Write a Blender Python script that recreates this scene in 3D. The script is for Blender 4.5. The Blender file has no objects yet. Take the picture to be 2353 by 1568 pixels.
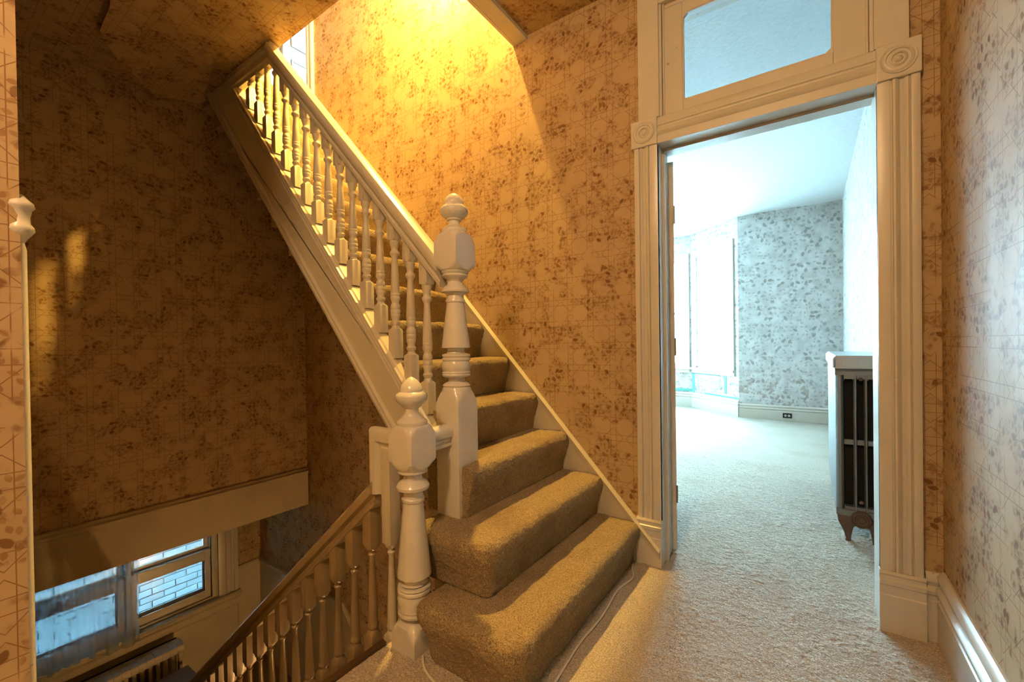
import bpy, bmesh, math, random
from mathutils import Vector, Matrix
random.seed(7)
S = bpy.context.scene
COL = S.collection

# ------------------------------------------------------------------ camera
def setup_camera():
    f, yaw, pitch, roll, h, cy = 989.04, 0.6038, -0.0075, -0.014, 1.0718, 800.13
    cyw, syw = math.cos(yaw), math.sin(yaw)
    fw = Vector((-syw*math.cos(pitch), cyw*math.cos(pitch), math.sin(pitch)))
    r = Vector((cyw, syw, 0)); u = r.cross(fw)
    c, s = math.cos(roll), math.sin(roll)
    r2 = c*r + s*u; u2 = -s*r + c*u
    cd = bpy.data.cameras.new('camera'); ob = bpy.data.objects.new('camera', cd); COL.objects.link(ob)
    m = Matrix((r2, u2, -fw)).transposed().to_4x4(); m.translation = Vector((0, 0, h))
    ob.matrix_world = m
    cd.sensor_width = 36; cd.sensor_fit = 'HORIZONTAL'; cd.lens = f/2353*36
    cd.shift_y = (cy-784)/2353; cd.clip_start = .02; cd.clip_end = 100
    S.camera = ob
setup_camera()

# ------------------------------------------------------------------ world: overcast daylight
SKY = 31.0
w = bpy.data.worlds.new('sky'); S.world = w; w.use_nodes = True
w.node_tree.nodes['Background'].inputs[0].default_value = (.49, .82, 1.0, 1)
w.node_tree.nodes['Background'].inputs[1].default_value = SKY
S.view_settings.view_transform = 'Standard'; S.view_settings.look = 'None'
S.view_settings.exposure = 2.0; S.view_settings.gamma = 1; S.view_settings.use_curve_mapping = False
C_ = S.cycles; C_.max_bounces = 5; C_.diffuse_bounces = 2; C_.glossy_bounces = 2; C_.transparent_max_bounces = 8; C_.caustics_reflective = False; C_.caustics_refractive = False
C_.use_denoising = True; C_.use_adaptive_sampling = True; C_.adaptive_threshold = .06; C_.adaptive_min_samples = 16
def portal(name, loc, rot, sx, sy):
    l = bpy.data.lights.new(name, 'AREA'); l.shape = 'RECTANGLE'; l.size = sx; l.size_y = sy
    l.cycles.is_portal = True
    o = bpy.data.objects.new(name, l); COL.objects.link(o); o.location = loc; o.rotation_euler = rot
    return o

# ------------------------------------------------------------------ materials
def hexc(r, g, b):
    f = lambda c: c/12.92 if c <= .04045 else ((c+.055)/1.055)**2.4
    return (f(r/255), f(g/255), f(b/255), 1)
class NT:
    def __init__(s, name):
        s.m = bpy.data.materials.new(name); s.m.use_nodes = True
        s.t = s.m.node_tree; s.n = s.t.nodes; s.b = s.n['Principled BSDF']
    def new(s, typ, **kw):
        n = s.n.new(typ)
        for k, v in kw.items(): setattr(n, k, v)
        return n
    def link(s, a, b): s.t.links.new(a, b)
    def put(s, sock, v):
        if hasattr(v, 'is_linked'): s.link(v, sock)
        else: sock.default_value = v
    def math(s, op, a, b=None, c=None, clamp=False):
        n = s.new('ShaderNodeMath', operation=op, use_clamp=clamp)
        s.put(n.inputs[0], a)
        if b is not None: s.put(n.inputs[1], b)
        if c is not None: s.put(n.inputs[2], c)
        return n.outputs[0]
    def mix(s, f, a, b):
        n = s.new('ShaderNodeMix', data_type='RGBA'); s.put(n.inputs[0], f); s.put(n.inputs[6], a); s.put(n.inputs[7], b)
        return n.outputs[2]
    def ramp(s, v, lo, hi, a=0., b=1.):
        n = s.new('ShaderNodeMapRange', interpolation_type='SMOOTHSTEP'); s.put(n.inputs[0], v)
        n.inputs[1].default_value = lo; n.inputs[2].default_value = hi; n.inputs[3].default_value = a; n.inputs[4].default_value = b
        return n.outputs[0]
    def noise(s, vec, scale, detail=2., rough=.5, dim='3D'):
        n = s.new('ShaderNodeTexNoise', noise_dimensions=dim); s.link(vec, n.inputs['Vector'])
        n.inputs['Scale'].default_value = scale; n.inputs['Detail'].default_value = detail; n.inputs['Roughness'].default_value = rough
        return n.outputs[0]
    def pos(s): return s.new('ShaderNodeNewGeometry').outputs['Position']
    def objco(s): return s.new('ShaderNodeTexCoord').outputs['Object']
    def bump(s, hgt, strength=.3, dist=.01):
        n = s.new('ShaderNodeBump'); s.link(hgt, n.inputs['Height']); n.inputs['Strength'].default_value = strength; n.inputs['Distance'].default_value = dist
        s.link(n.outputs[0], s.b.inputs['Normal'])

def paint(name, col, rough=.4, dirt=.12, chips=0., bump=.04, dirtcol=(.35, .27, .18, 1)):
    t = NT(name); p = t.pos()
    n1 = t.noise(p, 4.0, 3)
    c = t.mix(t.math('MULTIPLY', t.ramp(n1, .45, .8), dirt), col, dirtcol)
    if chips:
        n3 = t.noise(p, 38, 2); c = t.mix(t.math('MULTIPLY', t.ramp(n3, .74, .77), chips), c, (.10, .07, .05, 1))
    t.link(c, t.b.inputs['Base Color']); t.b.inputs['Roughness'].default_value = rough
    return t.m

def leaf_layer(t, vec, S_, a, b, thr, off):
    m = t.new('ShaderNodeMapping'); t.link(vec, m.inputs[0]); m.inputs['Scale'].default_value = (S_, S_, S_); m.inputs['Location'].default_value = (off, off*.37, 0)
    v = t.new('ShaderNodeTexVoronoi', voronoi_dimensions='2D', feature='F1'); t.link(m.outputs[0], v.inputs['Vector'])
    v.inputs['Scale'].default_value = 1.0; v.inputs['Randomness'].default_value = .85
    d = t.new('ShaderNodeVectorMath', operation='SUBTRACT'); t.link(m.outputs[0], d.inputs[0]); t.link(v.outputs['Position'], d.inputs[1])
    sc = t.new('ShaderNodeSeparateColor'); t.link(v.outputs['Color'], sc.inputs[0])
    r = t.new('ShaderNodeVectorRotate', rotation_type='Z_AXIS'); t.link(d.outputs[0], r.inputs['Vector'])
    t.link(t.math('MULTIPLY', sc.outputs[0], 6.283), r.inputs['Angle'])
    x = t.new('ShaderNodeSeparateXYZ'); t.link(r.outputs[0], x.inputs[0])
    q = t.math('DIVIDE', x.outputs[0], a); q = t.math('MULTIPLY', q, q)
    e = t.math('ADD', q, t.math('DIVIDE', t.math('ABSOLUTE', x.outputs[1]), b))
    msk = t.ramp(e, .8, 1.15, 1., 0.)
    pres = t.math('GREATER_THAN', sc.outputs[1], thr)
    return t.math('MULTIPLY', msk, pres), sc.outputs[2]

def plane_vec(t, ax):
    s = t.new('ShaderNodeSeparateXYZ'); t.link(t.pos(), s.inputs[0])
    c = t.new('ShaderNodeCombineXYZ'); t.link(s.outputs['XYZ'.index(ax[0])], c.inputs[0]); t.link(s.outputs['XYZ'.index(ax[1])], c.inputs[1])
    return c.outputs[0]

BASE = (.60, .42, .225, 1); LEAFD = (.20, .085, .022, 1); LEAFM = (.35, .185, .065, 1); LINE = (.27, .135, .05, 1)
def wallpaper(name, ax):
    t = NT(name); vec = plane_vec(t, ax)
    s = t.new('ShaderNodeSeparateXYZ'); t.link(vec, s.inputs[0])
    P = .118
    # wobble a little
    def cell(o):
        q = t.math('DIVIDE', o, P); q = t.math('FRACT', q); return t.math('ABSOLUTE', t.math('SUBTRACT', q, .5))
    u = cell(s.outputs[0]); v = cell(s.outputs[1])
    lw = .0085
    lu = t.math('LESS_THAN', t.math('ABSOLUTE', t.math('SUBTRACT', u, .37)), lw)
    lv = t.math('LESS_THAN', t.math('ABSOLUTE', t.math('SUBTRACT', v, .37)), lw)
    ld = t.math('LESS_THAN', t.math('ABSOLUTE', t.math('SUBTRACT', t.math('ADD', u, v), .56)), lw*1.4)
    brk = t.ramp(t.noise(vec, 9, 2, dim='2D'), .34, .46)
    lines = t.math('MULTIPLY', t.math('MAXIMUM', t.math('MAXIMUM', lu, lv), ld), t.math('MULTIPLY', brk, .85))
    cl = t.noise(vec, 7.5, 2.5, .6, '2D')
    clus = t.ramp(cl, .47, .56)
    l1, k1 = leaf_layer(t, vec, 29, .45, .25, .36, 0)
    l2, k2 = leaf_layer(t, vec, 50, .46, .26, .18, 5.3)
    mott = t.noise(vec, 14, 3, .6, '2D')
    base = t.mix(t.math('MULTIPLY', t.ramp(mott, .35, .75), .28), BASE, (.47, .315, .18, 1))
    base = t.mix(t.math('MULTIPLY', clus, .28), base, (.39, .235, .11, 1))
    base = t.mix(lines, base, LINE)
    f2 = t.math('MULTIPLY', l2, t.math('MULTIPLY', clus, t.math('MULTIPLY_ADD', k2, .5, .45)))
    base = t.mix(f2, base, LEAFM)
    f1 = t.math('MULTIPLY', l1, t.math('MULTIPLY', clus, t.math('MULTIPLY_ADD', k1, .7, .25)))
    base = t.mix(f1, base, LEAFD)
    t.link(base, t.b.inputs['Base Color']); t.b.inputs['Roughness'].default_value = .62
    t.b.inputs['Specular IOR Level'].default_value = .35
    return t.m
def wallpaper_room(name, ax):
    t = NT(name); vec = plane_vec(t, ax)
    l1, k1 = leaf_layer(t, vec, 13, .44, .24, .45, 2)
    l2, k2 = leaf_layer(t, vec, 20, .44, .22, .5, 7)
    cl = t.ramp(t.noise(vec, 5, 2, .5, '2D'), .40, .56)
    l1 = t.math('MULTIPLY', l1, cl)
    m = t.noise(vec, 7, 5, .7, '2D')
    base = t.mix(t.ramp(m, .3, .7), (.60, .575, .555, 1), (.79, .775, .76, 1))
    base = t.mix(t.math('MULTIPLY', l2, .4), base, (.26, .24, .22, 1))
    base = t.mix(t.math('MULTIPLY', l1, .6), base, (.22, .19, .165, 1))
    zz = t.new('ShaderNodeSeparateXYZ'); t.link(t.pos(), zz.inputs[0])
    dm = t.math('MULTIPLY', t.ramp(zz.outputs[2], .25, .95, 1., 0.), t.ramp(t.noise(vec, 6.5, 5, .7, '2D'), .56, .60))
    base = t.mix(t.math('MULTIPLY', dm, .6), base, (.30, .19, .14, 1))
    t.link(base, t.b.inputs['Base Color']); t.b.inputs['Roughness'].default_value = .7
    return t.m
def carpet(name, c1, c2, cs, scale=260, stain=.35):
    t = NT(name); p = t.pos()
    n = t.noise(p, scale, 3, .65); n2 = t.noise(p, scale*.33, 2, .6); big = t.noise(p, 3.2, 4, .6)
    c = t.mix(t.ramp(n, .3, .7), c1, c2)
    c = t.mix(t.math('MULTIPLY', t.ramp(big, .46, .72), stain), c, cs)
    t.link(c, t.b.inputs['Base Color']); t.b.inputs['Roughness'].default_value = .95
    t.b.inputs['Specular IOR Level'].default_value = .1
    t.b.inputs['Sheen Weight'].default_value = .15
    t.bump(t.math('ADD', n, t.math('MULTIPLY', n2, 1.4)), .45, .012)
    return t.m
def plain(name, col, rough=.5, metal=0., bumps=0., bscale=80):
    t = NT(name); p = t.pos(); n = t.noise(p, bscale, 3)
    c = t.mix(t.math('MULTIPLY', t.ramp(n, .35, .75), .25), col, tuple(x*.72 for x in col[:3])+(1,))
    t.link(c, t.b.inputs['Base Color']); t.b.inputs['Roughness'].default_value = rough; t.b.inputs['Metallic'].default_value = metal
    if bumps: t.bump(n, bumps, .004)
    return t.m
def emis(name, col, st):
    t = NT(name); t.b.inputs['Base Color'].default_value = (.8, .8, .8, 1)
    t.b.inputs['Emission Color'].default_value = col; t.b.inputs['Emission Strength'].default_value = st
    return t.m
def glass(name, tint=(.97, .99, 1, 1), gl=.06):
    t = NT(name); t.n.remove(t.b); o = t.n['Material Output']
    a = t.new('ShaderNodeBsdfTransparent'); a.inputs[0].default_value = tint
    g = t.new('ShaderNodeBsdfGlossy'); g.inputs['Roughness'].default_value = .03
    m = t.new('ShaderNodeMixShader'); m.inputs[0].default_value = gl
    t.link(a.outputs[0], m.inputs[1]); t.link(g.outputs[0], m.inputs[2]); t.link(m.outputs[0], o.inputs[0])
    return t.m
def sheer(name):
    t = NT(name); t.n.remove(t.b); o = t.n['Material Output']
    a = t.new('ShaderNodeBsdfTransparent'); a.inputs[0].default_value = (.93, .96, 1, 1)
    d = t.new('ShaderNodeBsdfDiffuse'); d.inputs[0].default_value = (.62, .68, .74, 1)
    tr = t.new('ShaderNodeBsdfTranslucent'); tr.inputs[0].default_value = (.6, .7, .78, 1)
    m0 = t.new('ShaderNodeMixShader'); m0.inputs[0].default_value = .5; t.link(d.outputs[0], m0.inputs[1]); t.link(tr.outputs[0], m0.inputs[2])
    m = t.new('ShaderNodeMixShader'); m.inputs[0].default_value = .42
    t.link(a.outputs[0], m.inputs[1]); t.link(m0.outputs[0], m.inputs[2]); t.link(m.outputs[0], o.inputs[0])
    return t.m

M = {}
M['wpXZ'] = wallpaper('floral trellis wallpaper xz', 'XZ'); M['wpYZ'] = wallpaper('floral trellis wallpaper yz', 'YZ'); M['wpXY'] = wallpaper('floral trellis wallpaper xy', 'XY')
M['wrXZ'] = wallpaper_room('grey leaf wallpaper xz', 'XZ'); M['wrYZ'] = wallpaper_room('grey leaf wallpaper yz', 'YZ')
M['white'] = paint('aged white gloss paint', (.76, .70, .60, 1), .30, .10, .35)
M['newel'] = paint('white gloss newel paint', (.78, .72, .62, 1), .22, .06, 0)
M['cream'] = paint('cream wall paint', (.66, .56, .40, 1), .5, .2, 0)
M['railshade'] = paint('shaded worn cream rail paint', (.46, .34, .19, 1), .28, .4, 0, dirtcol=(.22, .13, .05, 1))  # cream darkened in its colour for the dim light on the lower flight
M['stairpaint'] = paint('yellowed cream stair paint', (.70, .62, .48, 1), .33, .12, .1)
M['carpet'] = carpet('pale hall carpet', (.38, .31, .23, 1), (.80, .68, .53, 1), (.44, .31, .20, 1), 190, .35)
M['stair_carpet'] = carpet('olive tan stair carpet', (.20, .135, .066, 1), (.56, .42, .235, 1), (.20, .115, .05, 1), 240, .5)
M['ceil_room'] = plain('textured white ceiling', (.80, .82, .82, 1), .8, 0, .6, 45)
M['plaster'] = plain('plaster', (.6, .55, .48, 1), .8)
M['dark'] = plain('painted gap shade', (.012, .010, .008, 1), .9)  # near-black colour used as painted shade inside the radiators
M['iron'] = plain('silver painted cast iron', (.30, .31, .31, 1), .45, .55, .5, 120)
M['ironrust'] = plain('rusty cast iron', (.20, .13, .09, 1), .6, .4, .5, 90)
M['steel'] = plain('radiator cover metal', (.55, .56, .57, 1), .3, .6)
M['creamrad'] = paint('cream radiator paint', (.62, .53, .38, 1), .4, .25, .2)
M['teal'] = plain('exposed teal paint', (.16, .50, .46, 1), .6)
M['black'] = plain('black plastic', (.012, .012, .013, 1), .4)
M['whiteplastic'] = plain('white plastic', (.8, .8, .78, 1), .4)
M['cable'] = plain('beige cable sheath', (.80, .72, .58, 1), .5)
M['glass'] = glass('window glass'); M['glass_transom'] = glass('transom glass', (.93, .97, 1, 1), .10)
M['dirtyglass'] = glass('dusty window glass', (.82, .92, .95, 1), .06)
M['sheer'] = sheer('sheer curtain')
M['brick'] = plain('painted pale brick', (.62, .66, .68, 1), .85, 0, .5, 60)
M['mortar'] = plain('pale mortar', (.50, .54, .56, 1), .9)
M['wooddark'] = plain('dark stained wood', (.10, .055, .025, 1), .4)
M['boxgrey'] = plain('grey painted wood', (.33, .30, .33, 1), .5)
M['boxwood'] = plain('orange pine wood', (.55, .30, .12, 1), .5)
M['brass'] = plain('aged brass', (.50, .36, .14, 1), .35, .9)

# ------------------------------------------------------------------ mesh helpers
class MB:
    def __init__(s): s.v = []; s.f = []
    def add(s, vs, fs):
        k = len(s.v); s.v += [tuple(p) for p in vs]; s.f += [tuple(i+k for i in q) for q in fs]; return s
    def box(s, x0, x1, y0, y1, z0, z1):
        vs = [(x, y, z) for z in (z0, z1) for y in (y0, y1) for x in (x0, x1)]
        return s.add(vs, [(0, 2, 3, 1), (4, 5, 7, 6), (0, 1, 5, 4), (2, 6, 7, 3), (0, 4, 6, 2), (1, 3, 7, 5)])
    def sweep(s, prof, p0, p1, out, up):
        """closed profile [(d,h)] swept straight from p0 to p1"""
        n = len(prof); p0, p1, out, up = map(Vector, (p0, p1, out, up))
        vs = [p + out*d + up*h for p in (p0, p1) for d, h in prof]
        fs = [(i, (i+1) % n, n+(i+1) % n, n+i) for i in range(n)] + [tuple(range(n-1, -1, -1)), tuple(range(n, 2*n))]
        return s.add(vs, fs)
    def prism(s, poly, axis, a, b):
        """poly [(p,q)] in the plane normal to axis, extruded a..b"""
        ds = {'X': ((0, 1, 0), (0, 0, 1), (1, 0, 0)), 'Y': ((1, 0, 0), (0, 0, 1), (0, 1, 0)), 'Z': ((1, 0, 0), (0, 1, 0), (0, 0, 1))}[axis]
        e = Vector(ds[2]); return s.sweep(poly, e*a, e*b, ds[0], ds[1])
    def turned(s, prof, a=None, n=32, c=(0, 0, 0), caps=True):
        """revolved profile [(z,R)]; radius limited by a square of half side a"""
        k0 = len(s.v)
        for z, R in prof:
            for i in range(n):
                th = 2*math.pi*i/n; r = R
                if a: r = min(R, a/max(abs(math.cos(th)), abs(math.sin(th)), 1e-6))
                s.v.append((c[0]+r*math.cos(th), c[1]+r*math.sin(th), c[2]+z))
        for j in range(len(prof)-1):
            for i in range(n):
                p = k0+j*n; s.f.append((p+i, p+(i+1) % n, p+n+(i+1) % n, p+n+i))
        if caps:
            s.f.append(tuple(k0+i for i in range(n-1, -1, -1))); e = k0+(len(prof)-1)*n; s.f.append(tuple(e+i for i in range(n)))
        return s
    def tube(s, pts, r, n=8):
        k0 = len(s.v); pts = [Vector(p) for p in pts]
        for i, p in enumerate(pts):
            d = (pts[min(i+1, len(pts)-1)]-pts[max(i-1, 0)]).normalized()
            a = d.cross(Vector((0, 0, 1)))
            if a.length < 1e-3: a = Vector((1, 0, 0))
            a.normalize(); b = d.cross(a)
            for k in range(n):
                th = 2*math.pi*k/n; s.v.append(tuple(p+a*(r*math.cos(th))+b*(r*math.sin(th))))
        for i in range(len(pts)-1):
            for k in range(n):
                q = k0+i*n; s.f.append((q+k, q+(k+1) % n, q+n+(k+1) % n, q+n+k))
        s.f.append(tuple(k0+i for i in range(n))); e = k0+(len(pts)-1)*n; s.f.append(tuple(e+i for i in range(n-1, -1, -1)))
        return s
    def mesh(s, name, mat, smooth=None):
        me = bpy.data.meshes.new(name); me.from_pydata(s.v, [], s.f); 
        bm = bmesh.new(); bm.from_mesh(me); bmesh.ops.recalc_face_normals(bm, faces=bm.faces); bm.to_mesh(me); bm.free()
        me.materials.append(M[mat] if isinstance(mat, str) else mat)
        if smooth:
            for p in me.polygons: p.use_smooth = True
            me.set_sharp_from_angle(angle=math.radians(smooth))
        return me
    def build(s, name, mat, parent=None, smooth=None, bevel=0, loc=None):
        o = bpy.data.objects.new(name, s.mesh(name, mat, smooth)); COL.objects.link(o)
        if parent: o.parent = parent
        if loc: o.location = loc
        if bevel:
            m = o.modifiers.new('bevel', 'BEVEL'); m.width = bevel; m.segments = 2; m.limit_method = 'ANGLE'; m.angle_limit = math.radians(40)
        return o
def link(name, me, parent=None, loc=None, scale=None):
    o = bpy.data.objects.new(name, me); COL.objects.link(o)
    if parent: o.parent = parent
    if loc: o.location = loc
    if scale: o.scale = scale
    return o
def empty(name, loc=(0, 0, 0)):
    o = bpy.data.objects.new(name, None); COL.objects.link(o); o.location = loc; return o
def tag(o, label, cat, group=None, kind=None):
    o['label'] = label; o['category'] = cat
    if group: o['group'] = group
    if kind: o['kind'] = kind
    return o
def struct(o, label=None):
    o['kind'] = 'structure'
    if label: o['label'] = label
    return o
def B(name, mat, *boxes, parent=None, bevel=0):
    m = MB()
    for b in boxes: m.box(*b)
    return m.build(name, mat, parent, bevel=bevel)

D = 2.10; CZ = 2.84; UF = 3.20; XW = .385; XL = -3.676; XLL = -4.56; YN = .148; OPR = -1.39; OPL = -3.57; OY = 1.33
# ================================================================== SETTING
# back wall (stairs + doorway), three storeys high
wb = B('wall_back', 'wpXZ',
       (-4.9, -.60, D, D+.15, -4, UF), (-.60, .23, D, D+.15, -.2, -.001), (.23, XW+.1, D, D+.15, -.2, UF), (-.60, .23, D, D+.15, 2.66, UF),
       (-3.53, 1.2, D, D+.15, UF, 5.8), (-4.32, -3.53, D, D+.15, 5.25, 5.8), (-6.0, -4.32, D, D+.15, UF, 5.8))
struct(wb, 'back wall with tan floral trellis wallpaper behind the stairs')
struct(B('wall_right', 'wpYZ', (XW, XW+.12, -2.6, D, 0, UF)), 'right hall wall with floral trellis wallpaper')
struct(B('wall_left', 'wpYZ', (XL-.12, XL, YN, D, 0, UF)), 'dark wallpapered wall across the stairwell')
struct(B('wall_near', 'wpXZ', (XLL, -1.37, YN-.12, YN, -4, UF)), 'wall beside the descending flight')
struct(B('wall_corner', 'wpYZ', (-1.37, -1.25, -2.6, YN, -4, UF)), 'wallpapered end of wall at the left edge')
struct(B('wall_rear', 'wpXZ', (-1.4, XW+.1, -2.7, -2.6, 0, UF)), 'hall wall behind the viewpoint')
# lower stairwell
struct(B('ground', 'mortar', (-60, 60, -60, 60, -4.3, -4.11)), 'ground outside the house')
struct(B('wall_exterior', 'mortar', (XLL-.17, XLL-.151, -9, .40, -4, 5.8), (XLL-.17, XLL-.151, 1.74, 14, -4, 5.8), (XLL-.17, XLL-.151, .40, 1.74, -.30, 5.8), (XLL-.17, XLL-.151, .40, 1.74, -4, -1.3), (-6.1, XLL-.151, -9, 14, -4.1, -4)), 'outer face of the house along the side alley')
struct(B('wall_lower', 'cream', (XLL-.15, XLL, -.1, .47, -4, -.3), (XLL-.15, XLL, 1.67, D+.1, -1.03, -.3), (XLL-.15, XLL, 1.67, D+.1, -4, -1.0301), (XLL-.15, XLL, .47, 1.67, -4, -1.22), (XLL-.15, XLL, .47, 1.67, -.36, -.3)), 'cream painted lower landing wall')
B('wallpaper_strip', 'wpYZ', (XLL, XLL+.004, 1.885, D, -1.03, -.3)).parent = bpy.data.objects['wall_lower']
struct(B('wall_stairwell', 'cream', (-1.27, -1.20, YN, D, -4, -.12)), 'boarding below the hall floor edge')
struct(B('ceiling_lower', 'plaster', (XLL-.15, XL, YN-.1, D, -.30, -.18)), 'soffit over the lower landing')
struct(B('floor_lower', 'stair_carpet', (XLL, -3.16, YN, D, -2.1, -2.0), (XLL, -1.2, YN-.1, D, -4.1, -4.0)), 'lower landing floor')
# ceilings
cl = struct(B('ceiling', 'wpXY', (-1.39, XW+.1, -2.6, D, CZ, CZ+.14), (XL-.1, OPR, YN-.1, OY, CZ, CZ+.14), (-1.4, OPR, -2.6, YN, CZ, CZ+.14), (XL-.1, OPL, OY, D, CZ, CZ+.14)), 'wallpapered hall ceiling with stair opening')
struct(B('floor_upper', 'stair_carpet', (OPR, XW+.1, -2.6, D, CZ+.14, UF), (-6, OPR, -2.6, OY, CZ+.14, UF), (-6, OPL, OY, D, CZ+.14, UF)), 'upper landing floor')
struct(B('ceiling_upper', 'wpXY', (-6, 1.2, -2.7, D, 5.7, 5.8)), 'upper hall ceiling')
struct(B('wall_upper', 'wpYZ', (-6.1, -6, -2.7, D, UF, 5.8), (1.1, 1.2, -2.7, D, UF, 5.8)), 'upper hall side walls')
struct(B('wall_upper_front', 'wpXZ', (-6, 1.2, -2.8, -2.7, UF, 5.8)), 'upper hall front wall')
# peeling ceiling paper
edge = [(-2.2, .50), (-2.6, .60), (-2.869, .655), (-2.988, .661), (-3.143, .673), (-3.25, .735), (-3.337, .788), (-3.45, .89), (-3.565, .996), (-3.66, 1.06)]
m = MB(); rows = []
for dd, zz in ((0, 2.792), (.03, 2.801), (.08, 2.818), (.16, 2.832), (.26, 2.8385)):
    rows.append([(max(x+dd*.25, -3.67), min(y+dd, 1.32), zz) for x, y in edge])
n = len(edge)
vs = [p for r in rows for p in r]; vs2 = [(x, y, z+.0015) for x, y, z in vs]
fs = [(j*n+i, j*n+i+1, (j+1)*n+i+1, (j+1)*n+i) for j in range(len(rows)-1) for i in range(n-1)]
m.add(vs, fs); m.add(vs2, fs); m.build('peeling_wallpaper', 'wpXY', cl, smooth=50)['label'] = 'sheet of ceiling wallpaper peeling loose'
# opening edge boards
t1 = B('trim_1', 'white', (OPR, OPR+.08, OY, D, CZ-.025, CZ), (OPR-.02, OPR, OY, D, CZ-.025, UF), bevel=.002); struct(t1, 'plain board edging the stair opening')
# hall floor
struct(B('floor', 'carpet', (-1.255, XW, -2.6, D+.15, -.2, 0)), 'pale carpeted hall floor')
nose = MB(); nose.sweep([(0, 0), (.02, .004), (.028, -.012), (.02, -.024), (.008, -.026), (.016, -.04), (.008, -.05), (0, -.05)], (-1.255, YN, .012), (-1.255, 1.0, .012), (-1, 0, 0), (0, 0, 1))
struct(nose.build('trim_2', 'wooddark', smooth=40), 'dark moulded edge of hall floor')
import numpy as np
def pile(name, x0, x1, y0, y1, cell, amp, mat, parent, seed):
    rng = np.random.default_rng(seed); nx = int((x1-x0)/cell)+1; ny = int((y1-y0)/cell)+1
    def smooth(a, k):
        for _ in range(k): a = (a+np.roll(a, 1, 0)+np.roll(a, -1, 0)+np.roll(a, 1, 1)+np.roll(a, -1, 1))/5
        return a
    a = smooth(rng.standard_normal((ny, nx)), 1); b = smooth(rng.standard_normal((ny, nx)), 10); c = smooth(rng.standard_normal((ny, nx)), 120)
    h = a/a.std()*.8+b/b.std()*.4+c/c.std()*.35
    X, Y = np.meshgrid(np.linspace(x0, x1, nx), np.linspace(y0, y1, ny))
    jx = rng.uniform(-.3, .3, X.shape)*cell; jy = rng.uniform(-.3, .3, X.shape)*cell
    jx[:, 0] = jx[:, -1] = 0; jy[0] = jy[-1] = 0
    co = np.stack([X+jx, Y+jy, .001+amp*h], -1).reshape(-1, 3)
    i = (np.arange(ny-1)[:, None]*nx+np.arange(nx-1)[None, :]).ravel()
    q = np.stack([i, i+1, i+nx+1, i+nx], -1)
    me = bpy.data.meshes.new(name); me.vertices.add(len(co)); me.vertices.foreach_set('co', co.astype(np.float32).ravel())
    me.loops.add(q.size); me.loops.foreach_set('vertex_index', q.astype(np.int32).ravel())
    me.polygons.add(len(q)); me.polygons.foreach_set('loop_start', np.arange(0, q.size, 4, dtype=np.int32)); me.polygons.foreach_set('loop_total', np.full(len(q), 4, dtype=np.int32))
    me.polygons.foreach_set('use_smooth', np.ones(len(q), dtype=bool))
    me.update(calc_edges=True); me.materials.append(M[mat])
    o = bpy.data.objects.new(name, me); COL.objects.link(o); o.parent = parent; o['kind'] = 'stuff'
    return o
pile('carpet_pile', -1.255, XW, .55, D+.15, .0055, .0010, 'carpet', bpy.data.objects['floor'], 1)
# beam / fascia on the left wall
bm_ = MB(); bm_.sweep([(0, -.31), (.028, -.31), (.028, -.035), (.036, -.03), (.036, -.012), (.022, -.004), (.018, .008), (0, .012)], (XL, YN, 0), (XL, D-.01, 0), (1, 0, 0), (0, 0, 1))
bm_.box(XL-.12, XL, YN, D, -.31, 0)
struct(bm_.build('trim_3', 'cream', smooth=30), 'broad cream fascia board below the dark wall')
# wainscot of lower flights
wn = MB(); wn.prism([(XLL, -2.0), (XLL, -1.05), (-3.17, -1.05), (-1.3, -3.02), (-1.3, -4), (-3.0, -4)], 'Y', D-.012, D)
wn.sweep([(0, 0), (.02, 0), (.026, .012), (.02, .022), (0, .025)], (XLL, D-.002, -1.055), (-3.17, D-.002, -1.055), (0, -1, 0), (0, 0, 1))
wn.sweep([(0, 0), (.02, 0), (.026, .012), (.02, .022), (0, .025)], (-3.17, D-.002, -1.055), (-1.3, D-.002, -3.025), (0, -1, 0), (0, 0, 1))
wn.box(XLL, XLL+.01, 1.885, D, -2, -1.04); wn.sweep([(0, 0), (.018, 0), (.022, .012), (.018, .02), (0, .022)], (XLL, 1.885, -1.045), (XLL, D, -1.045), (1, 0, 0), (0, 0, 1))
struct(wn.build('trim_4', 'cream'), 'cream dado panelling of the lower flight')

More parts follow.
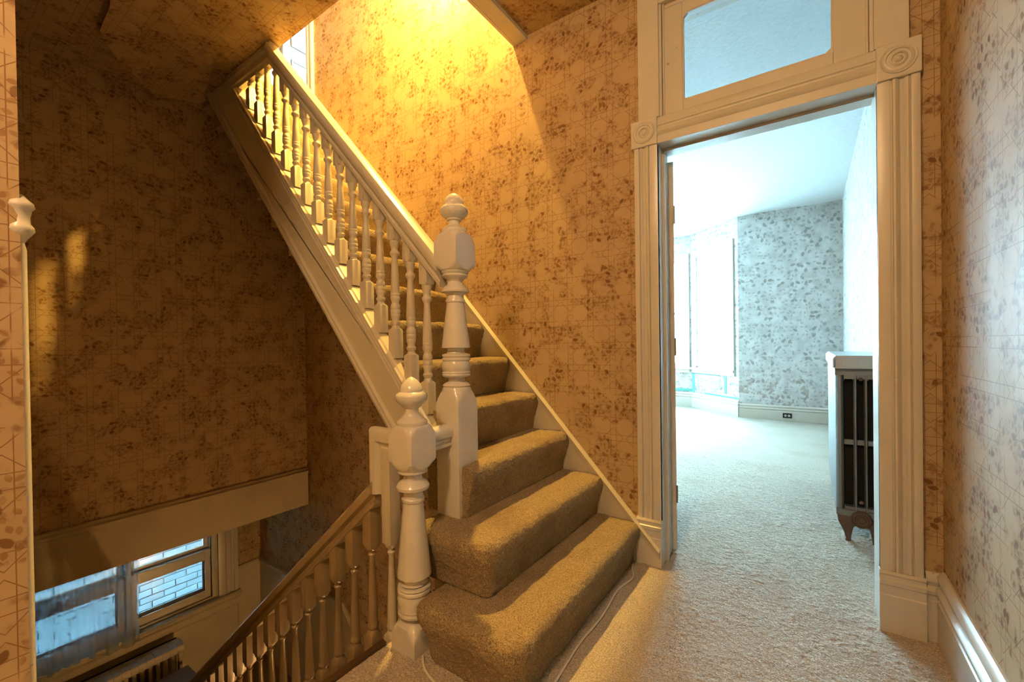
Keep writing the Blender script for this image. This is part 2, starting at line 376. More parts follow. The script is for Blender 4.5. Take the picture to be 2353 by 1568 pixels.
# ------------------------------------------------------------------ door casing, hall side
YC = 2.07
door = empty('trim_5', (0, 0, 0)); struct(door, 'white moulded casing round the doorway and transom')
def casing_prof(wd):   # across the width from inner (0) to outer (wd), depth outwards
    k = wd/.118
    pts = [(0, .022), (.014, .025), (.036, .025), (.037, .019), (.042, .019), (.044, .026), (.050, .029), (.056, .026), (.064, .017), (.074, .016), (.080, .022), (.086, .024), (.092, .019), (.094, .025), (.110, .027), (.118, .024)]
    return [(x*k, d) for x, d in pts]
for sgn, x0, wd in ((-1, -.584, .110), (1, .2123, .118)):
    pr = casing_prof(wd); poly = [(sgn*x, d) for x, d in pr] + [(sgn*wd, 0), (0, 0)]
    c = MB(); c.sweep(poly, (x0, D, .222), (x0, D, 2.012), (1, 0, 0), (0, -1, 0)); c.build('casing', 'white', door, smooth=35)
    # corner block with turned rosette
    xc = x0+sgn*.0595; a = .062
    b = MB(); b.box(xc-a, xc+a, D-.034, D, 2.013, 2.140)
    bl = b.build('corner_block', 'white', door, bevel=.003)
    rr = MB(); prof = [(0, .052), (.004, .050), (.001, .045), (.005, .040), (.005, .036), (-.003, .033), (-.003, .028), (.004, .024), (.006, .020), (-.001, .017), (-.001, .013), (.006, .010), (.009, .005), (.010, .0005)]
    rr.turned([(z, r) for z, r in prof], None, 40, caps=False)
    rr.v = [(xc+x, D-.0345-z, 2.077+y) for x, y, z in rr.v]
    rr.build('rosette', 'white', bl, smooth=60)
    # plinth with stepped top
    p = MB(); w2 = wd+.006
    poly = [(0, 0), (.036, 0), (.036, .135), (.033, .139), (.033, .170), (.038, .176), (.038, .190), (.030, .196), (.030, .206), (.034, .212), (.030, .222), (0, .222)]
    xa, xb = (x0-.004, x0+w2) if sgn > 0 else (x0-w2, x0+.002)
    p.sweep(poly, (xa, D, 0), (xb, D, 0), (0, -1, 0), (0, 0, 1)); p.build('plinth', 'white', door, smooth=30)
# head rail between blocks
h = MB(); hp = [(0, 0), (.026, 0), (.026, .030), (.018, .034), (.018, .040), (.026, .046), (.030, .056), (.026, .066), (.018, .074), (.018, .082), (.024, .086), (.024, .094), (.020, .097), (.020, .120), (.016, .126), (0, .126)]
h.sweep(hp, (-.584, D, 2.0135), (.2123, D, 2.0135), (0, -1, 0), (0, 0, 1)); h.build('head_casing', 'white', door, smooth=35)
# upper flat casings and head
for nm, bx in (('upper_casing', (-.670, -.572, D-.026, D, 2.14, 2.80)), ('upper_casing', (.205, .302, D-.026, D, 2.14, 2.80)), ('top_casing', (-.572, .205, D-.026, D, 2.665, 2.80))):
    B(nm, 'white', bx, parent=door, bevel=.002)
for x0, x1 in ((-.572, -.560), (.193, .205)): B('stop_bead', 'white', (x0, x1, D-.018, D, 2.14, 2.665), parent=door, bevel=.002)
for x0, x1 in ((-.558, -.550), (.183, .191)): B('stop_bead', 'white', (x0, x1, D-.010, D+.01, 2.14, 2.665), parent=door, bevel=.002)
# jambs
B('jamb', 'white', (-.60, -.584, D-.02, D+.16, 0, 2.03), parent=door, bevel=.002); B('jamb', 'white', (.2123, .23, D-.02, D+.16, 0, 2.03), parent=door, bevel=.002)
B('head_jamb', 'white', (-.60, .23, D-.012, D+.16, 2.0155, 2.035), parent=door)
B('door_stop', 'white', (-.584, -.572, D+.06, D+.075, 0, 2.015), (-.572, .2123, D+.06, D+.075, 2.003, 2.015), parent=door)
B('transom_bar', 'white', (-.60, .23, D, D+.15, 2.035, 2.139), parent=door)
B('transom_lining', 'white', (-.60, -.556, D, D+.15, 2.139, 2.66), (.187, .23, D, D+.15, 2.139, 2.66), (-.60, .23, D, D+.15, 2.645, 2.66), parent=door)
# transom sash
ts = empty('window_1', (0, 0, 0)); struct(ts, 'transom window above the doorway')
B('sash', 'white', (-.554, -.470, D-.004, D+.03, 2.140, 2.642), (.086, .185, D-.004, D+.03, 2.140, 2.642), (-.470, .086, D-.004, D+.03, 2.140, 2.190), (-.470, .086, D-.004, D+.03, 2.588, 2.642), parent=ts, bevel=.003)
g = MB(); oct_ = [(-.472, 2.20), (-.466, 2.190), (.070, 2.190), (.088, 2.205), (.088, 2.575), (.075, 2.590), (-.455, 2.590), (-.472, 2.575)]
g.prism(oct_, 'Y', D+.014, D+.017); g.build('pane', 'glass_transom', ts)
put = MB()
for i in range(8):
    a, b = oct_[i], oct_[(i+1) % 8]; ca = Vector((-.19, 2.39)); A, B_ = Vector(a), Vector(b)
    ia, ib = A+(ca-A).normalized()*.010, B_+(ca-B_).normalized()*.010; oa, ob = A-(ca-A).normalized()*.012, B_-(ca-B_).normalized()*.012
    vs = [(q.x, y, q.y) for y in (D-.001, D+.013) for q in (oa, ob, ib, ia)]
    put.add(vs, [(0, 1, 2, 3), (4, 7, 6, 5), (0, 4, 5, 1), (1, 5, 6, 2), (2, 6, 7, 3), (3, 7, 4, 0)])
put.build('putty', 'white', ts)

# baseboards in the hall
BBP = [(0, 0), (.020, 0), (.020, .150), (.016, .154), (.016, .170), (.024, .178), (.026, .190), (.020, .200), (.012, .206), (.014, .216), (.020, .224), (.020, .236), (.012, .250), (.006, .256), (0, .256)]
b = MB(); b.sweep(BBP, (XW, -2.6, 0), (XW, D-.02, 0), (-1, 0, 0), (0, 0, 1)); struct(b.build('baseboard_right', 'white', smooth=30), 'white moulded baseboard along right wall')
b = MB(); b.sweep([(d*.9, z*.95) for d, z in BBP], (.337, D, 0), (XW, D, 0), (0, -1, 0), (0, 0, 1)); struct(b.build('baseboard_back', 'white', smooth=30), 'short baseboard between casing and corner')
b = MB(); b.sweep(BBP, (-1.25, -2.6, 0), (-1.25, YN-.03, 0), (1, 0, 0), (0, 0, 1)); struct(b.build('baseboard_left', 'white', smooth=30), 'baseboard on the left wall end')
# corner guard on the left wall end
cg = empty('corner_guard', (-1.264, YN+.001, 0)); tag(cg, 'slim white corner bead with turned top on left wall edge', 'corner bead')
mb = MB(); mb.turned([(.26, .009), (1.27, .009), (1.285, .006)], None, 16); mb.build('bead', 'white', cg, smooth=50)
mb = MB(); mb.turned([(1.283, .006), (1.292, .010), (1.300, .016), (1.308, .021), (1.315, .020), (1.322, .015), (1.335, .0145), (1.348, .017), (1.354, .0215), (1.362, .020), (1.370, .012), (1.377, .007), (1.380, .001)], None, 20); mb.build('finial', 'white', cg, smooth=50)

# ================================================================== ROOM BEYOND
XR2 = .36; FY = 6.85
r2l = -3.4
A0 = Vector((-.82, FY)); A1 = Vector((-1.60, 7.58)); A2 = Vector((-2.62, 7.58)); A3 = Vector((r2l, FY))
struct(B('floor_room', 'carpet', (r2l-.2, XR2, D+.15, 8.0, -.2, 0)), 'pale carpet of the bright room')
pile('carpet_pile', -1.9, XR2, D+.15, 4.4, .0065, .0011, 'carpet', bpy.data.objects['floor_room'], 2)
struct(B('ceiling_room', 'ceil_room', (r2l-.2, XR2+.2, D+.15, 8.0, CZ, CZ+.1)), 'textured white ceiling of the bright room')
struct(B('wall_room_right', 'wrYZ', (XR2, XR2+.12, D+.15, FY, 0, CZ)), 'bright room right wall')
struct(B('wall_room_left', 'wrYZ', (r2l-.12, r2l, D+.15, FY, 0, CZ)), 'bright room left wall')
struct(B('wall_room_back', 'wrXZ', (-.82, XR2+.1, FY, FY+.12, 0, CZ)), 'pale leaf wallpapered end wall of the bright room')
b = MB(); b.sweep([(d*.9, z*.78) for d, z in BBP], (-.82, FY, 0), (XR2, FY, 0), (0, -1, 0), (0, 0, 1)); struct(b.build('baseboard_room', 'white', smooth=30), 'scuffed baseboard in the bright room')
b = MB(); b.sweep(BBP, (XR2, D+.16, 0), (XR2, FY, 0), (-1, 0, 0), (0, 0, 1)); struct(b.build('baseboard_room_right', 'white', smooth=30))
# bay: each side a wall with a window
def bay_side(P, Q, idx, u0, u1, z0, z1, dirs):
    L = (Q-P).length; ex = (Q-P)/L; nx = Vector((ex.y, -ex.x))      # inwards normal (towards -Y side)
    if nx.y > 0: nx = -nx
    def tr(m):
        m.v = [(P.x+ex.x*u-nx.x*v, P.y+ex.y*u-nx.y*v, z) for u, v, z in m.v]; return m   # v>0 = outwards
    wm = MB()
    for bx in ((0, u0, 0, .12, 0, CZ), (u1, L, 0, .12, 0, CZ), (u0, u1, 0, .12, 0, z0), (u0, u1, 0, .12, z1, CZ)): wm.box(*bx)
    struct(tr(wm).build('wall_bay', 'wrXZ'), 'bay wall of the bright room')
    wd = empty('window_%d' % idx); struct(wd, 'bay window in the bright room')
    c = MB()
    for bx in ((u0-.07, u0, -.025, 0, z0-.02, z1+.09), (u1, u1+.07, -.025, 0, z0-.02, z1+.09), (u0, u1, -.025, 0, z1, z1+.09)): c.box(*bx)
    tr(c).build('window_casing', 'white', wd, bevel=.003)
    c = MB(); c.box(u0-.08, u1+.08, -.05, .03, z0-.035, z0); c.box(u0-.07, u1+.07, -.022, 0, z0-.09, z0-.035); tr(c).build('window_sill', 'white', wd, bevel=.003)
    c = MB(); zm = (z0+z1)/2
    for bx in ((u0, u0+.045, .03, .07, z0, z1), (u1-.045, u1, .03, .07, z0, z1), (u0+.045, u1-.045, .03, .07, z0, z0+.06), (u0+.045, u1-.045, .03, .07, z1-.05, z1), (u0+.045, u1-.045, .03, .07, zm-.02, zm+.02)): c.box(*bx)
    tr(c).build('sash', 'white', wd, bevel=.002)
    for za, zb in ((z0+.06, zm-.02), (zm+.02, z1-.05)):
        c = MB(); c.box(u0+.045, u1-.045, .046, .050, za, zb); tr(c).build('pane', 'glass', wd)
    c = MB(); c.sweep([(-d, z*.95) for d, z in BBP], (0, 0, 0), (L, 0, 0), (0, 1, 0), (0, 0, 1)); struct(tr(c).build('baseboard_bay', 'white', smooth=30))
    mid = P+ex*((u0+u1)/2)-nx*.16
    ang = math.atan2(nx.y, nx.x)
    portal('bay_portal', (mid.x, mid.y, (z0+z1)/2), Vector((nx.x, nx.y, 0)).to_track_quat('-Z', 'Z').to_euler(), u1-u0, z1-z0)
L1 = (A1-A0).length
bay_side(A0, A1, 2, .14, L1-.10, .66, 2.46, 1)
bay_side(A1, A2, 3, .10, (A2-A1).length-.10, .66, 2.46, 1)
bay_side(A2, A3, 4, .10, L1-.14, .66, 2.46, 1)
# teal paint strips exposed at the bay corner
def bay_pt(u, v, z, P=A0, Q=A1):
    ex = (Q-P).normalized(); nx = Vector((ex.y, -ex.x)); nx = -nx if nx.y > 0 else nx
    return (P.x+ex.x*u+nx.x*v, P.y+ex.y*u+nx.y*v, z)
tl = MB()
def strip(u0, u1, z0, z1, P=A0, Q=A1):
    vs = [bay_pt(u, v, z, P, Q) for v in (.001, .004) for u, z in ((u0, z0), (u1, z0), (u1, z1), (u0, z1))]
    tl.add(vs, [(0, 1, 2, 3), (4, 7, 6, 5), (0, 4, 5, 1), (1, 5, 6, 2), (2, 6, 7, 3), (3, 7, 4, 0)])
strip(L1-.07, L1-.005, .22, .58); strip(.25, .30, .30, .56); strip(0, .75, .245, .27); strip(.4, L1, .555, .575)
strip(.0, .6, .255, .30, A1, A2); strip(.1, .6, .06, .085, A1, A2)
ex_ = tl.build('exposed_paint', 'teal'); ex_.parent = bpy.data.objects['wall_bay']; ex_['label'] = 'teal paint exposed where wallpaper came off'
rod = MB(); rod.tube([bay_pt(.36, .03, .40), bay_pt(.86, .03, .47)], .014, 10); rod.box(*[0]*6) if False else None
ro = rod.build('pipe', 'whiteplastic', smooth=60); tag(ro, 'thin white pipe on the wall below the bay window', 'pipe')
# electrical outlet in the baseboard
ol = empty('electrical_outlet', (-.245, FY-.022, .07)); tag(ol, 'black electrical outlet set in the far white baseboard', 'outlet')
B('cover_plate', 'black', (-.052, .052, -.005, 0, -.033, .033), parent=ol, bevel=.002)
for dx in (-.02, .02):
    r_ = MB(); r_.turned([(0, .015), (.004, .015)], None, 16); r_.v = [(x+dx, -.005-z, y) for x, y, z in r_.v]; rc = r_.build('receptacle', 'whiteplastic', ol)
    B('slot', 'black', (dx-.007, dx-.004, -.0095, -.008, -.005, .005), (dx+.004, dx+.007, -.0095, -.008, -.005, .005), parent=rc)
# opened door leaf of the bright room
dl = empty('door_1', (-.594, D+.165, 0)); struct(dl, 'door folded back against the bright room wall')
dlf = MB(); T = .035; W_ = .78; H_ = 1.99
dlf.box(0, T, .0, W_, .012, H_); dlf.build('leaf', 'white', dl, bevel=.002)
for y0, y1, z0, z1 in ((.11, .35, .22, .86), (.43, .67, .22, .86), (.11, .35, 1.06, 1.86), (.43, .67, 1.06, 1.86)):
    for xs in (T, -.006): B('panel', 'white', (xs, xs+.006, y0, y1, z0, z1), parent=dl, bevel=.002)
for z in (.30, 1.05, 1.72): B('hinge', 'iron', (T-.004, T+.006, -.006, .018, z-.045, z+.045), parent=dl)
kb = MB(); kb.turned([(0, .014), (.02, .010), (.035, .012), (.045, .026), (.060, .028), (.07, .018), (.072, .001)], None, 20); kb.v = [(-z, .72+y, .95+x) for x, y, z in kb.v]; kb.build('knob', 'brass', dl, smooth=50)
dl.rotation_euler = (0, 0, math.radians(17))

# cast iron radiator by the right wall of the bright room
def rad_section():
    m = MB(); t = .022                              # half thickness along y
    xs = [(-.108, -.070), (-.030, -.014), (.014, .030), (.070, .108)]
    for a, b in xs:
        c = (a+b)/2; r = (b-a)/2; pl = [(c+r*math.cos(k*math.pi/5), t*math.sin(k*math.pi/5)) for k in range(10)]
        m.prism(pl, 'Z', .16, .90)
    def lobe(z0, z1): 
        pl = []
        for k in range(13): pl.append((-.108+.216*k/12, z1 - (.012 if k % 4 == 2 else 0)))
        m.prism([(.108, z0), (.104, z1-.01)]+[(x, z) for x, z in reversed(pl)]+[(-.104, z1-.01), (-.108, z0)], 'Y', -t, t)
    m.box(-.108, .108, -t, t, .885, .93); m.box(-.106, .106, -t, t, .135, .165); m.box(-.07, .07, -t*.8, t*.8, .865, .89)
    m.box(-.07, .07, -t*.8, t*.8, .16, .185)
    for a, b in ((-.070, -.030), (-.014, .014), (.030, .070)):
        m.box(a, b, -.010, .010, .515, .54); r = (b-a)/2; c = (a+b)/2
        for zt, sg in ((.886, -1), (.164, 1)):
            pl = [(b, zt), (a, zt)] + [(c-r*math.cos(k*math.pi/8), zt+sg*(r+.012-r*math.sin(k*math.pi/8))) for k in range(9)]
            m.prism(pl, 'Y', -t*.8, t*.8)
    return m
rad = empty('cast_iron_radiator', (.222, 2.915, 0)); tag(rad, 'old silver cast iron radiator beside the doorway in bright room', 'radiator')
sec = rad_section().mesh('section', 'iron', 40)
for i in range(20):
    o = link('section', sec, rad, (0, i*.052, 0))
for y in (0, 19*.052):
    for s_ in (-1, 1):
        lg = MB()
        poly = [(s_*.106, .17), (s_*.098, .10), (s_*.075, .05), (s_*.066, .015), (s_*.07, .0), (s_*.045, 0), (s_*.043, .03), (s_*.035, .075), (s_*.012, .10), (s_*.0, .17)]
        lg.prism(poly, 'Y', y-.020, y+.020); lg.build('leg', 'ironrust', rad, bevel=.003)
B('slot_shade', 'dark', (-.069, .069, .03, .95, .17, .88), parent=rad)  # added dark block standing in for the shade deep in the slots
bs = MB(); bs.turned([(0, .046), (.006, .044), (.010, .040), (.006, .037), (.006, .031), (.011, .029), (.007, .025), (.007, .018), (.012, .015), (.010, .006), (.010, .001)], None, 32)
bs.v = [(x, -.022-z, .125+y) for x, y, z in bs.v]; bs.build('boss', 'ironrust', rad, smooth=50)
for z in (.865, .215):
    bo = MB(); bo.turned([(0, .010), (.006, .010), (.009, .006), (.010, .001)], None, 12); bo.v = [(x, -.02-zz, z+y) for x, y, zz in bo.v]; bo.build('bolt', 'ironrust', rad, smooth=50)
cv = MB(); pl = [(-.118, .925), (-.118, .975), (-.104, .990), (.118, .990), (.118, .982), (-.101, .982), (-.111, .972), (-.111, .925)]
cv.prism(pl, 'Y', -.05, 1.06); cv.box(-.108, .118, -.05, -.044, .925, .984); cv.box(-.112, .118, -.055, -.044, .921, .928)
cv.build('cover', 'steel', rad, bevel=.002)

# ================================================================== UPPER STAIRCASE
st = empty('staircase', (-2.0, 1.7, 0)); tag(st, 'carpeted upper staircase with white turned balusters climbing left', 'staircase')
_off = Vector((2.0, -1.7, 0))
def part(o, parent=st):
    o.parent = parent
    if parent is st: o.location = Vector(o.location)+_off
    return o
RI, GO, XR0 = .2, .19, -.715
NOSE = [(0, 0), (0, 0), (.020, -.095), (.029, -.070), (.034, -.050), (.035, -.035), (.032, -.020), (.024, -.009), (.010, -.002), (-.01, 0)]
dtex = bpy.data.textures.new('pile', 'CLOUDS'); dtex.noise_scale = .012; dtex.noise_depth = 2
dtex2 = bpy.data.textures.new('sag', 'CLOUDS'); dtex2.noise_scale = .12
def step(i):
    xr = XR0-GO*(i-1); z = RI*i; xb = xr-GO-.02; z0 = z-RI-.002 if i > 1 else 0
    yl = {1: 1.03, 2: 1.15}.get(i, 1.31 if i > 3 else 1.262); lf = 1.0 if i <= 2 else 0.0; rc = .035 if i <= 2 else .004
    m = MB(); rings = []
    lev = [(.0, z0), (.006, z-.145)] + [(o, z+dz) for o, dz in NOSE[2:]]
    if i <= 2: lev = [(.0, z0)] + [(.004, z-.145)] + [(o, z+dz) for o, dz in NOSE[2:]]
    xback = xb-(.30 if i == 2 else .22 if i == 1 else 0)
    for o, zz in lev:
        f = xr+o; l = yl-o*lf; r = rc+o*lf; pts = [(f, 2.066)]
        k = 6
        if i == 1: xl_back = -1.09
        elif i == 2: xl_back = -1.225
        else: xl_back = xb
        for q in range(k+1):
            a = q/k*math.pi/2; pts.append((f-r+r*math.cos(a), l+r-r*math.sin(a)))
        if i <= 2:
            for q in range(k+1):
                a = q/k*math.pi/2; rr = .05 if i == 1 else .02
                pts.append((xl_back-o+rr-rr*math.sin(a), l+rr-rr*math.cos(a)))
            pts.append((xl_back-o*(1 if i == 1 else .3), 1.20 if i == 1 else 1.262)); pts.append((xb, 1.262)); 
        else: pts.append((xb, l))
        pts.append((xb, 2.066)); rings.append([(x, y, zz) for x, y in pts])
    n = len(rings[0]); vs = [p for r in rings for p in r]
    fs = [(j*n+a, j*n+(a+1) % n, (j+1)*n+(a+1) % n, (j+1)*n+a) for j in range(len(rings)-1) for a in range(n)]
    fs += [tuple(range(n-1, -1, -1)), tuple((len(rings)-1)*n+a for a in range(n))]
    m.add(vs, fs)
    o = m.build('carpeted_step', 'stair_carpet')
    if i <= 8:
        md = o.modifiers.new('remesh', 'REMESH'); md.mode = 'VOXEL'; md.voxel_size = .0055 if i <= 4 else .008; md.use_smooth_shade = True
        d2 = o.modifiers.new('sag', 'DISPLACE'); d2.texture = dtex2; d2.strength = .012; d2.mid_level = .5; d2.texture_coords = 'LOCAL'
        d1 = o.modifiers.new('pile', 'DISPLACE'); d1.texture = dtex; d1.strength = .009; d1.mid_level = .5; d1.texture_coords = 'LOCAL'
    return part(o)
for i in range(1, 17): step(i)
# wall string (skirt board) on the back wall
sk = MB(); zt = lambda x: .078+1.083*(-.593-x)
poly = [(-.586, 0), (-.586, .066), (-.60, zt(-.60)), (-3.55, zt(-3.55)), (-3.55, zt(-3.55)-.45), (-.95, 0)]
sk.prism(poly, 'Y', 2.066, D-.001); part(sk.build('wall_string', 'stairpaint', bevel=.002))
cap = MB(); cap.sweep([(0, -.03), (.010, -.03), (.012, -.008), (.018, -.004), (.020, .004), (.014, .012), (0, .016)], (-.588, 2.068, zt(-.588)), (-3.55, 2.068, zt(-3.55)), (0, -1, 0), (0, 0, 1))
part(cap.build('string_moulding', 'stairpaint', smooth=40))
# outer string
ztop = lambda x: .738+1.175*(-1.302-x); zbot = lambda x: .712+1.146*(-1.578-x)
os_ = MB(); x0, x1 = -1.225, -3.10
poly = [(x0, ztop(x0)-.02), (x1, ztop(x1)-.02), (-3.40, 2.838), (-3.44, 2.838), (-3.44, zbot(-3.44)), (-1.50, zbot(-1.50)), (x0, zbot(x0))]
os_.prism(poly, 'Y', 1.285, 1.325); osn = part(os_.build('outer_string', 'stairpaint', bevel=.002))
def smould(name, prof, xa, xb, zf, yb):
    m = MB(); m.sweep(prof, (xa, yb, zf(xa)), (xb, yb, zf(xb)), (0, -1, 0), (0, 0, 1)); o = m.build(name, 'stairpaint', osn, smooth=30); return o
smould('top_moulding', [(-.045, -.025), (.0, -.085), (.012, -.085), (.012, -.075), (.018, -.072), (.018, -.062), (.012, -.058), (.012, -.048), (.018, -.045), (.018, -.035), (.012, -.03), (.014, -.018), (.022, -.012), (.022, 0), (.012, .004), (.006, .014), (0, .016), (-.04, .016)], -1.225, -2.99, ztop, 1.285)
smould('bottom_moulding', [(-.04, 0), (.012, 0), (.016, .012), (.016, .026), (.008, .032), (.014, .042), (.014, .058), (.006, .066), (0, .070), (-.04, .07)], -1.50, -3.42, zbot, 1.285)
# panel under the string between the newels
pn = B('end_panel', 'stairpaint', (-1.225, -1.175, 1.262, 1.33, 0, .74), (-1.30, -1.225, 1.29, 1.33, .0, .62)); part(pn)
# handrail
rtop = lambda x: 1.515+1.061*(-1.302-x)
HR = [(-.022, -.125), (.022, -.125), (.024, -.105), (.018, -.098), (.020, -.085), (.036, -.070), (.040, -.050), (.040, -.030), (.032, -.012), (.015, -.002), (0, 0), (-.015, -.002), (-.032, -.012), (-.040, -.030), (-.040, -.050), (-.036, -.070), (-.020, -.085), (-.018, -.098), (-.024, -.105)]
hr = MB(); xe = -2.555; hr.sweep(HR, (-1.225, 1.290, rtop(-1.225)), (xe, 1.290, rtop(xe)), (0, 1, 0), (0, 0, 1)); part(hr.build('handrail', 'stairpaint', smooth=35))
# trim under the ceiling edge where rail and balusters die
tr_ = MB(); tr_.sweep([(.03, 0), (.03, -.03), (.022, -.04), (.022, -.075), (.014, -.082), (.010, -.105), (-.02, -.105), (-.02, 0)], (-2.54, 1.30, CZ), (-3.12, 1.30, CZ), (0, -1, 0), (0, 0, 1))
part(tr_.build('ceiling_trim', 'stairpaint', smooth=35))
# balusters
BL = .60
bp = [(0, .05), (.126, .05), (.132, .024), (.136, .018), (.146, .015), (.154, .020), (.162, .021), (.168, .016), (.176, .016), (.186, .020), (.196, .021), (.199, .0195), (.202, .021), (.216, .0215), (.219, .0195), (.222, .021), (.240, .0195), (.246, .016), (.254, .016), (.262, .0205), (.276, .0205), (.279, .019), (.282, .0205), (.290, .0205), (.293, .019), (.296, .020), (.40, .0155), (.452, .0128), (.460, .016), (.467, .021), (.476, .021), (.482, .016), (.490, .0145), (.502, .017), (.518, .0215), (.524, .0225), (.526, .020), (.530, .0225), (.534, .05), (.66, .05)]
bme = MB().turned(bp, .0225, 24).mesh('baluster', 'stairpaint', 40)
def cutbal(h):
    m = MB(); q = [p for p in bp if p[0] < h]; q.append((h, q[-1][1])); return m.turned(q, .0225, 24).mesh('baluster', 'stairpaint', 40)
for i in range(16):
    x = -1.337-.1003*i; zb = ztop(x)+.004; zr = rtop(x)-.115
    if zr < CZ-.13: o = link('baluster', bme, None, (x, 1.305, zb), (1, 1, (zr+.03-zb)/.66))
    else: o = link('baluster', cutbal(max(CZ-.095-zb, .1)), None, (x, 1.305, zb))
    part(o)
# newel posts
def newel_upper():
    px = .001756; zz = lambda y: 1.0718+(794-y)*px; r = lambda w_: w_*px/2
    base = [(.392, .2), (zz(925), .2), (zz(912), .074), (zz(903), .066), (zz(896), r(66)), (zz(891), r(65)), (zz(888), r(60)), (zz(885), r(65)), (zz(880), r(55)), (zz(876), r(38)), (zz(868), r(38)), (zz(864.5), r(62)), (zz(861), r(66)), (zz(858), r(64)), (zz(856), r(66)), (zz(852), r(62)), (zz(847), r(66)), (zz(840), r(67)), (zz(834), r(65)), (zz(829), r(60)), (zz(827), r(65)), (zz(823), r(65)), (zz(821), r(60)), (zz(818), r(65)), (zz(814), r(64)), (zz(811), r(42)), (zz(806), r(38)), (zz(800), r(42)), (zz(799), r(65)), (zz(795), r(65)), (zz(700), r(41)), (zz(696), r(40)), (zz(695), r(44)), (zz(690), r(45)), (zz(686), r(40)), (zz(680), r(38)), (zz(674), r(45)), (zz(672), r(63)), (zz(669), r(64)), (zz(662), r(56)), (zz(655), r(38)), (zz(648), r(34)), (zz(642), r(40)), (zz(638), r(56)), (zz(635), r(60)), (zz(631), r(56)), (zz(628), r(62)), (zz(624), r(63)), (zz(621.5), .062), (zz(617), .068), (zz(613), .078), (zz(607), .2), (zz(560), .2), (zz(548), .073), (zz(541), .066), (zz(536), r(60))]
    fin = [(zz(537), r(58)), (zz(533), r(59)), (zz(529), r(58)), (zz(526), r(52)), (zz(522), r(36)), (zz(515), r(25)), (zz(509), r(26)), (zz(507), r(33)), (zz(504), r(34)), (zz(500), r(46)), (zz(493), r(61)), (zz(486), r(65)), (zz(480), r(62)), (zz(474), r(50)), (zz(471), r(44)), (zz(469), r(44)), (zz(466), r(45)), (zz(463), r(43)), (zz(456), r(38)), (zz(450), r(27)), (zz(446), r(14)), (zz(444), .001)]
    return base, fin
def newel_lower():
    px = .001554; zz = lambda y: 1.0718+(795.5-y)*px; r = lambda w_: w_*px/2
    base = [(0, .2), (zz(1455), .2), (zz(1440), .078), (zz(1428), .062), (zz(1422), r(60)), (zz(1414), r(44)), (zz(1410), r(50)), (zz(1407), r(74)), (zz(1402), r(77)), (zz(1397), r(72)), (zz(1393), r(77)), (zz(1388), r(74)), (zz(1380), r(76)), (zz(1371), r(77)), (zz(1362), r(73)), (zz(1358), r(69)), (zz(1356), r(77)), (zz(1351), r(76)), (zz(1348), r(70)), (zz(1345), r(77)), (zz(1341), r(74)), (zz(1340.6), r(24)), (zz(1338.4), r(24)), (zz(1338), r(62)), (zz(1335), r(54)), (zz(1328), r(52)), (zz(1322), r(56)), (zz(1320), r(77)), (zz(1314), r(77)), (zz(1155), r(46)), (zz(1151), r(46)), (zz(1150), r(51)), (zz(1144), r(53)), (zz(1139), r(46)), (zz(1130), r(44)), (zz(1125), r(52)), (zz(1122), r(72)), (zz(1115), r(75)), (zz(1107), r(66)), (zz(1100), r(45)), (zz(1091), r(40)), (zz(1087), r(48)), (zz(1084), r(66)), (zz(1081), r(68)), (zz(1078), r(66)), (zz(1074), r(73)), (zz(1070), .062), (zz(1064), .07), (zz(1059), .08), (zz(1052), .2), (zz(998), .2), (zz(986), .072), (zz(979), .064), (zz(975), r(72))]
    fin = [(zz(976), r(68)), (zz(972), r(71)), (zz(967), r(70)), (zz(963), r(60)), (zz(956), r(42)), (zz(947), r(31)), (zz(938), r(32)), (zz(936), r(38)), (zz(932), r(44)), (zz(922), r(68)), (zz(912), r(74)), (zz(905), r(70)), (zz(901), r(58)), (zz(899), r(52)), (zz(896), r(53)), (zz(893), r(51)), (zz(883), r(44)), (zz(874), r(28)), (zz(868), r(13)), (zz(865.5), .001)]
    return base, fin
ub, uf = newel_upper()
nu = MB().turned(ub, .0585, 48).build('newel_post', 'newel', smooth=38); nu.location = (-1.175, 1.305, 0); part(nu)
MB().turned(uf, None, 48).build('finial', 'newel', nu, smooth=45)

# ================================================================== LOWER STAIRCASE
ls = empty('lower_staircase', (0, 0, 0)); tag(ls, 'lower flight descending left with cream rail and short newel', 'staircase')
lb, lf_ = newel_lower()
nl = MB().turned(lb, .0585, 48).build('newel_post', 'newel', ls, smooth=38); nl.location = (-1.17, 1.06, 0)
MB().turned(lf_, None, 48).build('finial', 'newel', nl, smooth=45)
LY = 1.06
lrt = lambda x: .553-.853*(-1.381-x)
LH = [(-.02, -.085), (.02, -.085), (.022, -.072), (.016, -.066), (.018, -.056), (.031, -.046), (.034, -.034), (.034, -.020), (.026, -.008), (.012, -.001), (0, 0), (-.012, -.001), (-.026, -.008), (-.034, -.020), (-.034, -.034), (-.031, -.046), (-.018, -.056), (-.016, -.066), (-.022, -.072)]
LR = [(d*1.32, h_*1.2) for d, h_ in LH]
g = MB(); g.sweep(LR, (-1.355, LY, lrt(-1.355)), (-3.5, LY, lrt(-3.5)), (0, 1, 0), (0, 0, 1)); g.build('handrail', 'railshade', ls, smooth=35)
g = MB(); gz = .765
